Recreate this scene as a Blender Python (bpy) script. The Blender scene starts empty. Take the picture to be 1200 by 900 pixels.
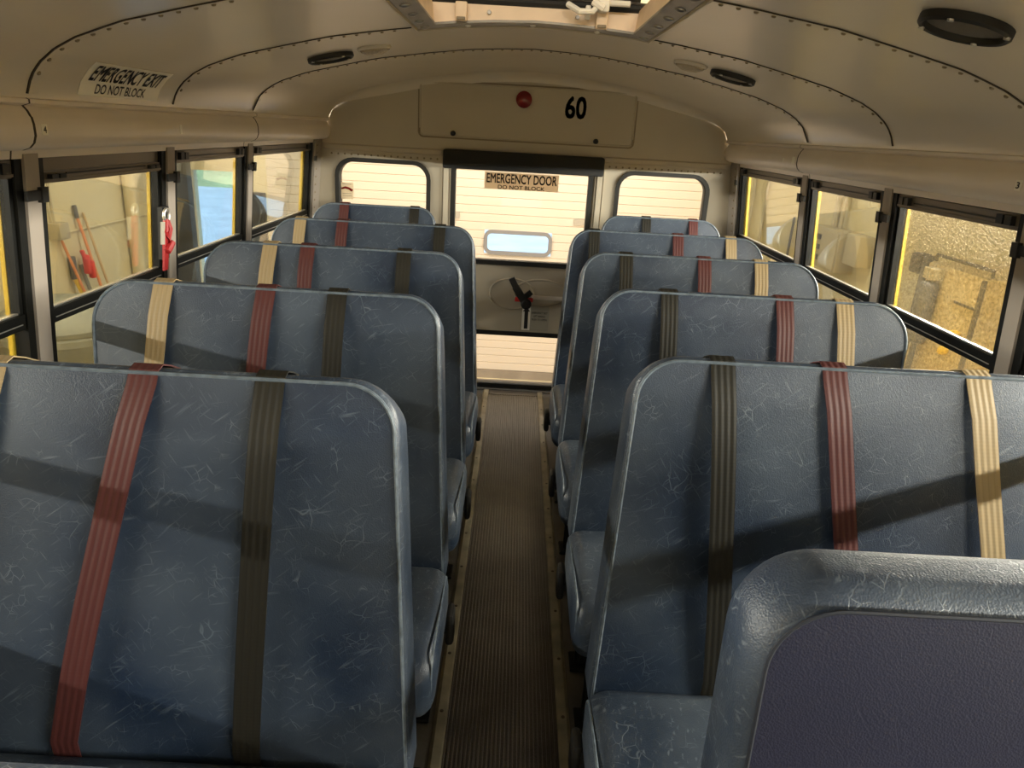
import bpy, bmesh, math, random
from mathutils import Vector, Matrix
random.seed(7)
SC = bpy.context.scene
COL = SC.collection
PI = math.pi

# ------------------------------------------------------------------ camera, world, lights, exposure
PITCH, YAW, ROLL = 0.3431, 0.0066, 0.0577
CAM = Vector((-0.0346, 0.0, 1.4676))
f_ = Vector((math.sin(YAW), math.cos(YAW), 0)); r_ = Vector((math.cos(YAW), -math.sin(YAW), 0)); u_ = Vector((0, 0, 1))
f2 = f_ * math.cos(PITCH) - u_ * math.sin(PITCH); u2 = u_ * math.cos(PITCH) + f_ * math.sin(PITCH)
r3 = r_ * math.cos(ROLL) + u2 * math.sin(ROLL); u3 = u2 * math.cos(ROLL) - r_ * math.sin(ROLL)
cd = bpy.data.cameras.new('camera'); cam = bpy.data.objects.new('camera', cd); COL.objects.link(cam)
cam.matrix_world = Matrix(((r3.x, u3.x, -f2.x, CAM.x), (r3.y, u3.y, -f2.y, CAM.y), (r3.z, u3.z, -f2.z, CAM.z), (0, 0, 0, 1)))
cd.sensor_fit = 'HORIZONTAL'; cd.sensor_width = 36; cd.lens = 36 * 830.7 / 1200; cd.clip_start = 0.02
SC.camera = cam

w = bpy.data.worlds.new('world'); SC.world = w; w.use_nodes = True
w.node_tree.nodes['Background'].inputs[0].default_value = (0.62, 0.80, 1.0, 1)
w.node_tree.nodes['Background'].inputs[1].default_value = 3.0

def area(name, loc, sx, sy, power, aim, col=(1.0, 0.86, 0.66)):
    l = bpy.data.lights.new(name, 'AREA'); l.shape = 'RECTANGLE'; l.size = sx; l.size_y = sy; l.energy = power; l.color = col
    o = bpy.data.objects.new(name, l); COL.objects.link(o); o.location = loc
    z = -Vector(aim).normalized(); y = Vector((0, 1, 0)); 
    if abs(z.y) > .9: y = Vector((1, 0, 0))
    x = y.cross(z).normalized(); y = z.cross(x)
    o.matrix_world = Matrix(((x.x, y.x, z.x, loc[0]), (x.y, y.y, z.y, loc[1]), (x.z, y.z, z.z, loc[2]), (0, 0, 0, 1)))
    return o
WARM = (1.0, 0.95, 0.89)
# fluorescent strips of the garage: along both sides; the rear and front lamps are added
area('light_strip_left', (-3.12, 0.6, 1.41), 0.03, 7.0, 235, (1, 0, -0.25), WARM)
area('light_strip_right', (2.10, 0.6, 1.34), 0.03, 7.0, 430, (-1, 0, -0.25), WARM)
area('added_light_rear', (-0.3, 5.1, 2.85), 4.5, 0.12, 115, (0, 0.35, -1), WARM)  # unseen overhead lamp added to brighten the big door
area('added_light_front', (0.0, -1.0, 3.0), 3.0, 0.12, 45, (0, 0.6, -1), WARM)  # unseen lamp added to light the hatch well and fill from ahead

SC.view_settings.view_transform = 'Standard'; SC.view_settings.look = 'None'
SC.view_settings.gamma = 1; SC.view_settings.use_curve_mapping = False; SC.view_settings.exposure = 0.12
SC.cycles.max_bounces = 10; SC.cycles.diffuse_bounces = 6; SC.cycles.transparent_max_bounces = 16
SC.cycles.use_denoising = True

# ------------------------------------------------------------------ materials
def mat(name, col, rough=0.6, metal=0.0, spec=0.5, noise=0.0, nscale=8.0, bump=0.0, bscale=60.0, col2=None):
    m = bpy.data.materials.new(name); m.use_nodes = True; nt = m.node_tree; b = nt.nodes['Principled BSDF']
    b.inputs['Base Color'].default_value = (*col, 1); b.inputs['Roughness'].default_value = rough
    b.inputs['Metallic'].default_value = metal; b.inputs['Specular IOR Level'].default_value = spec
    tc = nt.nodes.new('ShaderNodeTexCoord')
    if noise or col2:
        n = nt.nodes.new('ShaderNodeTexNoise'); n.inputs['Scale'].default_value = nscale; n.inputs['Detail'].default_value = 5
        nt.links.new(tc.outputs['Object'], n.inputs['Vector'])
        r = nt.nodes.new('ShaderNodeValToRGB'); c2 = col2 or tuple(c * (1 - noise) for c in col)
        r.color_ramp.elements[0].position = .35; r.color_ramp.elements[1].position = .65
        r.color_ramp.elements[0].color = (*c2, 1); r.color_ramp.elements[1].color = (*col, 1)
        nt.links.new(n.outputs['Fac'], r.inputs['Fac']); nt.links.new(r.outputs['Color'], b.inputs['Base Color'])
    if bump:
        n = nt.nodes.new('ShaderNodeTexNoise'); n.inputs['Scale'].default_value = bscale; n.inputs['Detail'].default_value = 3
        nt.links.new(tc.outputs['Object'], n.inputs['Vector'])
        bp = nt.nodes.new('ShaderNodeBump'); bp.inputs['Strength'].default_value = bump; bp.inputs['Distance'].default_value = .01
        nt.links.new(n.outputs['Fac'], bp.inputs['Height']); nt.links.new(bp.outputs['Normal'], b.inputs['Normal'])
    return m

def vinyl(name, base, worn, wear=1.0, rough=0.44, spec=.55):
    """grained seat vinyl with fine pale creases and soft wear"""
    m = bpy.data.materials.new(name); m.use_nodes = True; nt = m.node_tree; N = nt.nodes.new; L = nt.links.new
    b = nt.nodes['Principled BSDF']; b.inputs['Roughness'].default_value = rough; b.inputs['Specular IOR Level'].default_value = spec
    tc = N('ShaderNodeTexCoord'); oi = N('ShaderNodeObjectInfo')
    add = N('ShaderNodeVectorMath'); add.operation = 'ADD'; L(tc.outputs['Object'], add.inputs[0])
    sc = N('ShaderNodeVectorMath'); sc.operation = 'SCALE'; cmb = N('ShaderNodeCombineXYZ')
    L(oi.outputs['Random'], cmb.inputs[0]); L(oi.outputs['Random'], cmb.inputs[2]); L(cmb.outputs[0], sc.inputs[0]); sc.inputs['Scale'].default_value = 17
    L(sc.outputs[0], add.inputs[1]); P = add.outputs[0]
    # warped coordinates for wandering creases
    nz = N('ShaderNodeTexNoise'); nz.inputs['Scale'].default_value = 9; L(P, nz.inputs['Vector'])
    wv = N('ShaderNodeVectorMath'); wv.operation = 'MULTIPLY_ADD'; L(nz.outputs['Color'], wv.inputs[0]); wv.inputs[1].default_value = (.09, .09, .09); L(P, wv.inputs[2])
    cre = []
    for s, thr in ((26, .022), (55, .035)):
        v = N('ShaderNodeTexVoronoi'); v.feature = 'DISTANCE_TO_EDGE'; v.inputs['Scale'].default_value = s; L(wv.outputs[0], v.inputs['Vector'])
        mr = N('ShaderNodeMapRange'); mr.inputs[1].default_value = 0; mr.inputs[2].default_value = thr; mr.inputs[3].default_value = 1; mr.inputs[4].default_value = 0
        L(v.outputs['Distance'], mr.inputs[0])
        n = N('ShaderNodeTexNoise'); n.inputs['Scale'].default_value = s * .55; n.inputs['Detail'].default_value = 2; L(P, n.inputs['Vector'])
        mk = N('ShaderNodeMapRange'); mk.inputs[1].default_value = .54; mk.inputs[2].default_value = .70; L(n.outputs['Fac'], mk.inputs[0])
        mu = N('ShaderNodeMath'); mu.operation = 'MULTIPLY'; L(mr.outputs[0], mu.inputs[0]); L(mk.outputs[0], mu.inputs[1]); cre.append(mu.outputs[0])
    mx = N('ShaderNodeMath'); mx.operation = 'MAXIMUM'; L(cre[0], mx.inputs[0]); L(cre[1], mx.inputs[1])
    # short diagonal scuffs
    sc_ = []
    for ang, k, lo in ((52, 1.3, .655), (-35, 1.8, .68), (78, 1.1, .69)):
        mp = N('ShaderNodeMapping'); mp.vector_type = 'TEXTURE'; mp.inputs['Rotation'].default_value = (0, math.radians(ang), 0); L(P, mp.inputs['Vector'])
        m2 = N('ShaderNodeVectorMath'); m2.operation = 'MULTIPLY'; L(mp.outputs[0], m2.inputs[0]); m2.inputs[1].default_value = (150 * k, 60, 13 * k)
        n3 = N('ShaderNodeTexNoise'); n3.inputs['Scale'].default_value = 1; n3.inputs['Detail'].default_value = 1; L(m2.outputs[0], n3.inputs['Vector'])
        q = N('ShaderNodeMapRange'); q.inputs[1].default_value = lo; q.inputs[2].default_value = lo + .14; q.inputs[4].default_value = .62; L(n3.outputs['Fac'], q.inputs[0]); sc_.append(q.outputs[0])
    for q in sc_:
        z = N('ShaderNodeMath'); z.operation = 'MAXIMUM'; L(mx.outputs[0], z.inputs[0]); L(q, z.inputs[1]); mx = z
    # broad wear clouds
    bn = N('ShaderNodeTexNoise'); bn.inputs['Scale'].default_value = 4; bn.inputs['Detail'].default_value = 6; L(P, bn.inputs['Vector'])
    br = N('ShaderNodeMapRange'); br.inputs[1].default_value = .35; br.inputs[2].default_value = .75; br.inputs[4].default_value = .28 * wear; L(bn.outputs['Fac'], br.inputs[0])
    cs = N('ShaderNodeMath'); cs.operation = 'MULTIPLY_ADD'; L(mx.outputs[0], cs.inputs[0]); cs.inputs[1].default_value = .42 * wear; L(br.outputs[0], cs.inputs[2])
    cs.use_clamp = True
    mixc = N('ShaderNodeMix'); mixc.data_type = 'RGBA'; mixc.inputs[6].default_value = (*base, 1); mixc.inputs[7].default_value = (*worn, 1)
    L(cs.outputs[0], mixc.inputs[0]); L(mixc.outputs[2], b.inputs['Base Color'])
    # grain + crease bump
    g = N('ShaderNodeTexVoronoi'); g.inputs['Scale'].default_value = 420; L(P, g.inputs['Vector'])
    h = N('ShaderNodeMath'); h.operation = 'MULTIPLY_ADD'; L(mx.outputs[0], h.inputs[0]); h.inputs[1].default_value = -.8; L(g.outputs['Distance'], h.inputs[2])
    w2 = N('ShaderNodeMath'); w2.operation = 'MULTIPLY_ADD'; L(bn.outputs['Fac'], w2.inputs[0]); w2.inputs[1].default_value = 2.0; L(h.outputs[0], w2.inputs[2])
    bp = N('ShaderNodeBump'); bp.inputs['Strength'].default_value = .22; bp.inputs['Distance'].default_value = .0018
    L(w2.outputs[0], bp.inputs['Height']); L(bp.outputs['Normal'], b.inputs['Normal'])
    return m

def webbing(name, col, dark):
    m = bpy.data.materials.new(name); m.use_nodes = True; nt = m.node_tree; N = nt.nodes.new; L = nt.links.new
    b = nt.nodes['Principled BSDF']; b.inputs['Roughness'].default_value = .5; b.inputs['Specular IOR Level'].default_value = .4
    uv = N('ShaderNodeUVMap'); sp = N('ShaderNodeSeparateXYZ'); L(uv.outputs[0], sp.inputs[0])
    a = N('ShaderNodeMath'); a.operation = 'MULTIPLY'; L(sp.outputs[0], a.inputs[0]); a.inputs[1].default_value = 4 * 2 * PI
    s = N('ShaderNodeMath'); s.operation = 'COSINE'; L(a.outputs[0], s.inputs[0])
    mr = N('ShaderNodeMapRange'); mr.inputs[1].default_value = .45; mr.inputs[2].default_value = 1; mr.inputs[4].default_value = .32; L(s.outputs[0], mr.inputs[0])
    n = N('ShaderNodeTexNoise'); n.inputs['Scale'].default_value = 14; L(uv.outputs[0], n.inputs['Vector'])
    ad = N('ShaderNodeMath'); ad.operation = 'MULTIPLY_ADD'; L(n.outputs['Fac'], ad.inputs[0]); ad.inputs[1].default_value = .3; L(mr.outputs[0], ad.inputs[2]); ad.use_clamp = True
    mx = N('ShaderNodeMix'); mx.data_type = 'RGBA'; mx.inputs[6].default_value = (*col, 1); mx.inputs[7].default_value = (*dark, 1)
    L(ad.outputs[0], mx.inputs[0]); L(mx.outputs[2], b.inputs['Base Color'])
    wv = N('ShaderNodeMath'); wv.operation = 'MULTIPLY'; L(sp.outputs[1], wv.inputs[0]); wv.inputs[1].default_value = 900
    ws = N('ShaderNodeMath'); ws.operation = 'SINE'; L(wv.outputs[0], ws.inputs[0])
    hh = N('ShaderNodeMath'); hh.operation = 'MULTIPLY_ADD'; L(ws.outputs[0], hh.inputs[0]); hh.inputs[1].default_value = .15
    ng = N('ShaderNodeMath'); ng.operation = 'MULTIPLY'; L(s.outputs[0], ng.inputs[0]); ng.inputs[1].default_value = -1; L(ng.outputs[0], hh.inputs[2])
    bp = N('ShaderNodeBump'); bp.inputs['Strength'].default_value = .25; bp.inputs['Distance'].default_value = .0012
    L(hh.outputs[0], bp.inputs['Height']); L(bp.outputs['Normal'], b.inputs['Normal'])
    return m

def glass(name, tint=(.95, .96, .92), speck=0.0, refl=1.0, dirt=0.0):
    m = bpy.data.materials.new(name); m.use_nodes = True; nt = m.node_tree; N = nt.nodes.new; L = nt.links.new
    for n in list(nt.nodes): nt.nodes.remove(n)
    out = N('ShaderNodeOutputMaterial'); tr = N('ShaderNodeBsdfTransparent'); gl = N('ShaderNodeBsdfGlossy'); gl.inputs['Roughness'].default_value = .02
    tr.inputs[0].default_value = (*tint, 1); fr = N('ShaderNodeFresnel'); fr.inputs[0].default_value = 1.4
    mx = N('ShaderNodeMixShader'); k = N('ShaderNodeMath'); k.operation = 'MULTIPLY'; k.inputs[1].default_value = .55 * refl; L(fr.outputs[0], k.inputs[0])
    L(k.outputs[0], mx.inputs[0]); L(tr.outputs[0], mx.inputs[1]); L(gl.outputs[0], mx.inputs[2]); last = mx.outputs[0]
    tc = N('ShaderNodeTexCoord')
    if speck:
        vo = N('ShaderNodeTexVoronoi'); vo.inputs['Scale'].default_value = 140; L(tc.outputs['Object'], vo.inputs['Vector'])
        no = N('ShaderNodeTexNoise'); no.inputs['Scale'].default_value = 130; no.inputs['Detail'].default_value = 3; L(tc.outputs['Object'], no.inputs['Vector'])
        mr = N('ShaderNodeMapRange'); mr.inputs[1].default_value = .35; mr.inputs[2].default_value = .68; mr.inputs[3].default_value = 1 - speck; mr.inputs[4].default_value = 1.0; L(no.outputs['Fac'], mr.inputs[0])
        hs = N('ShaderNodeMix'); hs.data_type = 'RGBA'; hs.inputs[6].default_value = (.42, .36, .22, 1); hs.inputs[7].default_value = (*tint, 1); L(mr.outputs[0], hs.inputs[0]); L(hs.outputs[2], tr.inputs[0])
        bp = N('ShaderNodeBump'); bp.inputs['Strength'].default_value = .25; bp.inputs['Distance'].default_value = .003; L(vo.outputs['Distance'], bp.inputs['Height']); L(bp.outputs['Normal'], gl.inputs['Normal'])
    if dirt:
        df = N('ShaderNodeBsdfDiffuse'); df.inputs[0].default_value = (.6, .55, .42, 1); m2 = N('ShaderNodeMixShader')
        no = N('ShaderNodeTexNoise'); no.inputs['Scale'].default_value = 5; no.inputs['Detail'].default_value = 6; L(tc.outputs['Object'], no.inputs['Vector'])
        mr = N('ShaderNodeMapRange'); mr.inputs[1].default_value = .3; mr.inputs[2].default_value = .8; mr.inputs[4].default_value = dirt; L(no.outputs['Fac'], mr.inputs[0])
        L(mr.outputs[0], m2.inputs[0]); L(last, m2.inputs[1]); L(df.outputs[0], m2.inputs[2]); last = m2.outputs[0]
    L(last, out.inputs[0])
    return m

M = {}
M['vinyl'] = vinyl('blue_vinyl', (.0105, .023, .050), (.20, .245, .29))
M['vinyl_side'] = vinyl('blue_vinyl_side', (.015, .027, .050), (.26, .30, .34), 1.3, .38)
M['vinyl_rim'] = vinyl('blue_vinyl_rim', (.014, .028, .060), (.32, .37, .42), 1.2, .40)
M['navy'] = vinyl('navy_vinyl', (.012, .014, .036), (.03, .035, .06), .4, .6, .3)
M['piping'] = mat('piping', (.16, .20, .24), .4, noise=.4, nscale=60)
M['stitch'] = mat('stitch', (.012, .016, .028), .7)
M['tan'] = webbing('tan_webbing', (.36, .27, .145), (.24, .17, .082))
M['red'] = webbing('red_webbing', (.092, .026, .024), (.045, .011, .010))
M['black'] = webbing('black_webbing', (.018, .0165, .0115), (.009, .008, .006))
M['ceil'] = mat('ceiling_paint', (.70, .635, .54), .26, spec=.5, noise=.06, nscale=1.2, bump=.02, bscale=3)
M['rivet'] = mat('rivet', (.24, .19, .12), .5)  # darker than the roof paint; shadow at each stud is put into the colour
M['gap'] = mat('joint_gap', (.05, .035, .02), .8)
M['tanpaint'] = mat('tan_paint', (.78, .70, .625), .38, noise=.08, nscale=4)
M['rearpaint'] = mat('rear_paint', (.50, .44, .34), .55, noise=.05, nscale=3)
M['blackrub'] = mat('black_rubber', (.012, .011, .009), .55)
M['blackmetal'] = mat('black_metal', (.006, .006, .005), .5, spec=.2, bump=.05)
M['bronze'] = mat('bronze_frame', (.14, .115, .085), .4, metal=.3)
M['alum'] = mat('aluminium', (.75, .73, .68), .35, metal=.9)
M['steel'] = mat('dull_steel', (.42, .41, .39), .38, metal=.8, noise=.3, nscale=12)
M['padding'] = mat('black_padding', (.010, .010, .010), .75, bump=.2, bscale=200)
M['yellow'] = mat('bus_yellow', (.78, .52, .03), .4)
M['mat'] = mat('ribbed_rubber', (.070, .058, .046), .38, noise=.35, nscale=9, bump=.1, bscale=150)
M['floor'] = mat('floor_rubber', (.10, .088, .07), .6, noise=.5, nscale=5, bump=.1, bscale=80)
M['strip'] = mat('strip_metal', (.27, .24, .165), .5, metal=.2, noise=.4, nscale=14)
M['white'] = mat('white_label', (.90, .86, .77), .5)
M['ink'] = mat('black_ink', (.012, .011, .012), .5)
M['sticker'] = mat('tan_decal', (.50, .42, .31), .5)
def decal(name, col, k):
    m = mat(name, col, .6); nt = m.node_tree; b = nt.nodes['Principled BSDF']; t = nt.nodes.new('ShaderNodeBsdfTranslucent'); t.inputs[0].default_value = (*col, 1)
    x = nt.nodes.new('ShaderNodeMixShader'); x.inputs[0].default_value = k; nt.links.new(b.outputs[0], x.inputs[1]); nt.links.new(t.outputs[0], x.inputs[2])
    nt.links.new(x.outputs[0], nt.nodes['Material Output'].inputs['Surface']); return m
M['sticker'] = decal('tan_decal', (.62, .52, .38), .75)
M['pale_decal'] = decal('pale_decal', (.85, .80, .68), .8)
M['redplastic'] = mat('red_plastic', (.62, .03, .03), .4)
M['redlens'] = mat('red_lens', (.20, .012, .012), .15)
M['greylabel'] = mat('grey_label', (.40, .37, .30), .5)
M['peach'] = mat('hatch_fibreglass', (.82, .64, .46), .5, noise=.08, nscale=15)
M['hatchmetal'] = mat('hatch_flange', (.27, .25, .22), .4, metal=.6, noise=.3, nscale=10)
M['grille'] = mat('speaker_mesh', (.10, .085, .06), .6, bump=.6, bscale=400)
M['lens'] = mat('frosted_lens', (.45, .38, .28), .25, bump=.4, bscale=120)
M['glass'] = glass('window_glass', dirt=.015)
M['wetglass'] = glass('wet_window_glass', speck=.34, dirt=.04)
M['rearglass'] = glass('rear_glass', tint=(.99, .97, .95), refl=.6)
M['wallY'] = mat('cream_block', (.66, .585, .36), .7, noise=.07, nscale=2, bump=.1, bscale=40)
M['door'] = mat('door_white', (.64, .575, .475), .55)
M['concrete'] = mat('concrete', (.36, .31, .24), .8, noise=.3, nscale=3)
M['asphalt'] = mat('skylit_wet_concrete', (.34, .50, .66), .35, noise=.25, nscale=1.2)  # blue of skylight on the wet paving is put into the base colour
M['grass'] = mat('grass', (.40, .52, .26), .9, noise=.4, nscale=.6)
M['darkcol'] = mat('dark_panel', (.045, .040, .030), .75, noise=.35, nscale=18)
M['woodred'] = mat('orange_pole', (.75, .28, .09), .5)
M['woodtan'] = mat('wood_pole', (.60, .42, .20), .6)
M['bristle'] = mat('red_bristle', (.72, .05, .03), .8, bump=.5, bscale=90)
M['bristle2'] = mat('grey_bristle', (.20, .19, .15), .8, bump=.5, bscale=90)
M['yellowplastic'] = mat('yellow_plastic', (.85, .58, .04), .4)
M['bin'] = mat('bin_plastic', (.30, .30, .22), .6, noise=.2, nscale=6)
M['greybox'] = mat('grey_box', (.44, .385, .25), .5)
M['machine'] = mat('machine_tan', (.55, .46, .28), .5)
M['machdark'] = mat('machine_dark', (.13, .12, .11), .5)
M['brownwall'] = mat('brown_block', (.30, .24, .14), .8, noise=.5, nscale=25)
M['framegrey'] = mat('frame_grey', (.22, .22, .22), .6)
M['groove'] = mat('groove', (.30, .26, .20), .8)
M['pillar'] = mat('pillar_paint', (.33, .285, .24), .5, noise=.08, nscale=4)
M['redstrap'] = mat('red_strap', (.36, .018, .02), .5)
M['clear'] = mat('clear_plastic', (.7, .7, .68), .2)

# ------------------------------------------------------------------ mesh helpers
class MB:
    def __init__(s): s.v = []; s.f = []; s.uv = None
    def add(s, vs, fs):
        o = len(s.v); s.v += [Vector(v) for v in vs]; s.f += [tuple(i + o for i in q) for q in fs]; return s
    def hexa(s, p):   # p: 8 corners, bottom 4 ccw then top 4
        return s.add(p, [(3, 2, 1, 0), (4, 5, 6, 7), (0, 1, 5, 4), (1, 2, 6, 5), (2, 3, 7, 6), (3, 0, 4, 7)])
    def box(s, x0, x1, y0, y1, z0, z1):
        return s.hexa([(x0, y0, z0), (x1, y0, z0), (x1, y1, z0), (x0, y1, z0), (x0, y0, z1), (x1, y0, z1), (x1, y1, z1), (x0, y1, z1)])
    def rbox(s, x0, x1, y0, y1, z0, z1, r, seg=3):
        bm = bmesh.new(); bmesh.ops.create_cube(bm, size=1)
        for v in bm.verts: v.co = Vector((x0 + (v.co.x + .5) * (x1 - x0), y0 + (v.co.y + .5) * (y1 - y0), z0 + (v.co.z + .5) * (z1 - z0)))
        bmesh.ops.bevel(bm, geom=bm.edges[:], offset=r, segments=seg, profile=.5, affect='EDGES')
        bm.verts.index_update(); s.add([v.co.copy() for v in bm.verts], [tuple(v.index for v in f.verts) for f in bm.faces]); bm.free(); return s
    def wbox(s, sd, y0, y1, z0, z1, d0, d1):   # box laid on a leaning side wall, depth outward
        def P(y, z, d): return (sd * (WX(z) + d), y, z)
        p = [P(y0, z0, d0), P(y1, z0, d0), P(y1, z0, d1), P(y0, z0, d1), P(y0, z1, d0), P(y1, z1, d0), P(y1, z1, d1), P(y0, z1, d1)]
        return s.hexa(p)
    def tube(s, pts, r, n=8, closed=False):
        pts = [Vector(p) for p in pts]; m = len(pts); rings = []; prev = None
        for i, p in enumerate(pts):
            if closed: t = (pts[(i + 1) % m] - pts[i - 1]).normalized()
            else: t = (pts[min(i + 1, m - 1)] - pts[max(i - 1, 0)]).normalized()
            a = prev - t * prev.dot(t) if prev is not None else (Vector((0, 0, 1)) if abs(t.z) < .9 else Vector((1, 0, 0))).cross(t)
            if a.length < 1e-6: a = Vector((1, 0, 0)).cross(t)
            a.normalize(); prev = a; b = t.cross(a); rr = r[i] if isinstance(r, (list, tuple)) else r
            rings.append([p + (a * math.cos(2 * PI * k / n) + b * math.sin(2 * PI * k / n)) * rr for k in range(n)])
        vs = [v for q in rings for v in q]; fs = []
        for i in range(m if closed else m - 1):
            j = (i + 1) % m
            for k in range(n): fs.append((i * n + k, i * n + (k + 1) % n, j * n + (k + 1) % n, j * n + k))
        if not closed: fs.append(tuple(range(n))[::-1]); fs.append(tuple((m - 1) * n + k for k in range(n)))
        return s.add(vs, fs)
    def cyl(s, a, b, r, n=14, r2=None): return s.tube([a, b], [r, r if r2 is None else r2], n)
    def lathe(s, c, ax, prof, n=20):   # prof: (radius, height) pairs along ax
        ax = Vector(ax).normalized(); u = ax.orthogonal().normalized(); v = ax.cross(u); c = Vector(c); vs = []; fs = []
        for r, h in prof:
            for k in range(n):
                a = 2 * PI * k / n; vs.append(c + ax * h + (u * math.cos(a) + v * math.sin(a)) * r)
        m = len(prof)
        for i in range(m - 1):
            for k in range(n): fs.append((i * n + k, i * n + (k + 1) % n, (i + 1) * n + (k + 1) % n, (i + 1) * n + k))
        fs.append(tuple(range(n))[::-1]); fs.append(tuple((m - 1) * n + k for k in range(n)))
        return s.add(vs, fs)
    def prism_y(s, pts, y0, y1):       # closed (x, z) outline along y
        n = len(pts); vs = [(x, y0, z) for x, z in pts] + [(x, y1, z) for x, z in pts]
        fs = [(i, (i + 1) % n, n + (i + 1) % n, n + i) for i in range(n)] + [tuple(range(n))[::-1], tuple(range(n, 2 * n))]
        return s.add(vs, fs)
    def prism_x(s, pts, x0, x1):       # closed (y, z) outline along x
        n = len(pts); vs = [(x0, y, z) for y, z in pts] + [(x1, y, z) for y, z in pts]
        fs = [(i, (i + 1) % n, n + (i + 1) % n, n + i) for i in range(n)] + [tuple(range(n))[::-1], tuple(range(n, 2 * n))]
        return s.add(vs, fs)
    def build(s, name, m, parent=None, smooth=True, fix=True):
        me = bpy.data.meshes.new(name); me.from_pydata([tuple(v) for v in s.v], [], s.f)
        if fix:
            bm = bmesh.new(); bm.from_mesh(me); bmesh.ops.recalc_face_normals(bm, faces=bm.faces[:]); bm.to_mesh(me); bm.free()
        return link(name, me, m, parent, smooth)

def link(name, me, m, parent=None, smooth=True):
    if m: me.materials.append(m)
    o = bpy.data.objects.new(name, me); COL.objects.link(o)
    if smooth:
        for p in me.polygons: p.use_smooth = True
        try: me.set_sharp_from_angle(angle=math.radians(35))
        except Exception: pass
    if parent:
        o.parent = parent; o.location = -Vector(parent.matrix_world.translation) if False else (0, 0, 0)
        if parent.type == 'EMPTY' or parent.location.length > 0: o.matrix_parent_inverse = Matrix.Translation(-WORLDLOC(parent))
    return o
def WORLDLOC(o):
    l = Vector(o.location)
    return l if o.parent is None else l
def struct(o): o['kind'] = 'structure'; return o
def tag(o, label, cat, group=None):
    o['label'] = label; o['category'] = cat
    if group: o['group'] = group
    return o
def thing(name, label, cat, loc, group=None):
    o = bpy.data.objects.new(name, None); COL.objects.link(o); o.location = loc; o.empty_display_size = .1
    return tag(o, label, cat, group)

def rrect(x0, x1, z0, z1, r, seg=6):
    rs = r if isinstance(r, (list, tuple)) else [r] * 4      # bl, br, tr, tl
    out = []
    for (cx, cz, a0, rr) in ((x0 + rs[0], z0 + rs[0], PI, rs[0]), (x1 - rs[1], z0 + rs[1], 1.5 * PI, rs[1]), (x1 - rs[2], z1 - rs[2], 0, rs[2]), (x0 + rs[3], z1 - rs[3], .5 * PI, rs[3])):
        for k in range(seg + 1):
            a = a0 + .5 * PI * k / seg; out.append((cx + rr * math.cos(a), cz + rr * math.sin(a)))
    return out
def plate_mesh(name, outer, holes, depth, xf):
    """flat plate with holes in a 2-D frame (u, v), thickness depth, mapped by xf(u, v, t)"""
    cu = bpy.data.curves.new('tmp', 'CURVE'); cu.dimensions = '2D'; cu.fill_mode = 'BOTH'; cu.extrude = depth / 2
    for lp in [outer] + list(holes):
        sp = cu.splines.new('POLY'); sp.points.add(len(lp) - 1); sp.use_cyclic_u = True
        for p, q in zip(sp.points, lp): p.co = (q[0], q[1], 0, 1)
    o = bpy.data.objects.new('tmp', cu); COL.objects.link(o); dg = bpy.context.evaluated_depsgraph_get(); dg.update()
    me = bpy.data.meshes.new_from_object(o.evaluated_get(dg)); bpy.data.objects.remove(o); bpy.data.curves.remove(cu)
    for v in me.vertices: v.co = xf(v.co.x, v.co.y, v.co.z + depth / 2)
    bm = bmesh.new(); bm.from_mesh(me); bmesh.ops.remove_doubles(bm, verts=bm.verts[:], dist=1e-5); bmesh.ops.recalc_face_normals(bm, faces=bm.faces[:]); bm.to_mesh(me); bm.free()
    me.name = name; me.materials.clear(); return me
def plate(name, outer, holes, depth, xf, m, parent=None, smooth=False): return link(name, plate_mesh(name, outer, holes, depth, xf), m, parent, smooth)
def text(name, s, xf, m, parent=None, bold=.012, shear=0.0, line=None):
    """lettering fitted to the unit square (u, v) and mapped by xf"""
    cu = bpy.data.curves.new('tmp', 'FONT'); cu.body = s; cu.offset = 0; cu.align_x = 'CENTER'; cu.resolution_u = 3; cu.shear = shear
    if line: cu.space_line = line
    o = bpy.data.objects.new('tmp', cu); COL.objects.link(o); dg = bpy.context.evaluated_depsgraph_get(); dg.update()
    me = bpy.data.meshes.new_from_object(o.evaluated_get(dg)); bpy.data.objects.remove(o); bpy.data.curves.remove(cu)
    xs = [v.co.x for v in me.vertices]; ys = [v.co.y for v in me.vertices]; x0, x1, y0, y1 = min(xs), max(xs), min(ys), max(ys)
    n = len(s); vs = []; fs = []; st = [(0, 0)] if bold < .002 else [(a, b) for a in (-bold, 0, bold) for b in (-bold, bold)]
    for a, b in st:
        o = len(vs); vs += [tuple(xf((v.co.x + a - x0) / (x1 - x0), (v.co.y + b - y0) / (y1 - y0))) for v in me.vertices]; fs += [tuple(i + o for i in p.vertices) for p in me.polygons]
    me = bpy.data.meshes.new(name); me.from_pydata(vs, [], fs)
    me.name = name; me.materials.clear(); return link(name, me, m, parent, False)
def rear_xf(y): return lambda u, v, t=0: Vector((u, y - t, v))

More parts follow.
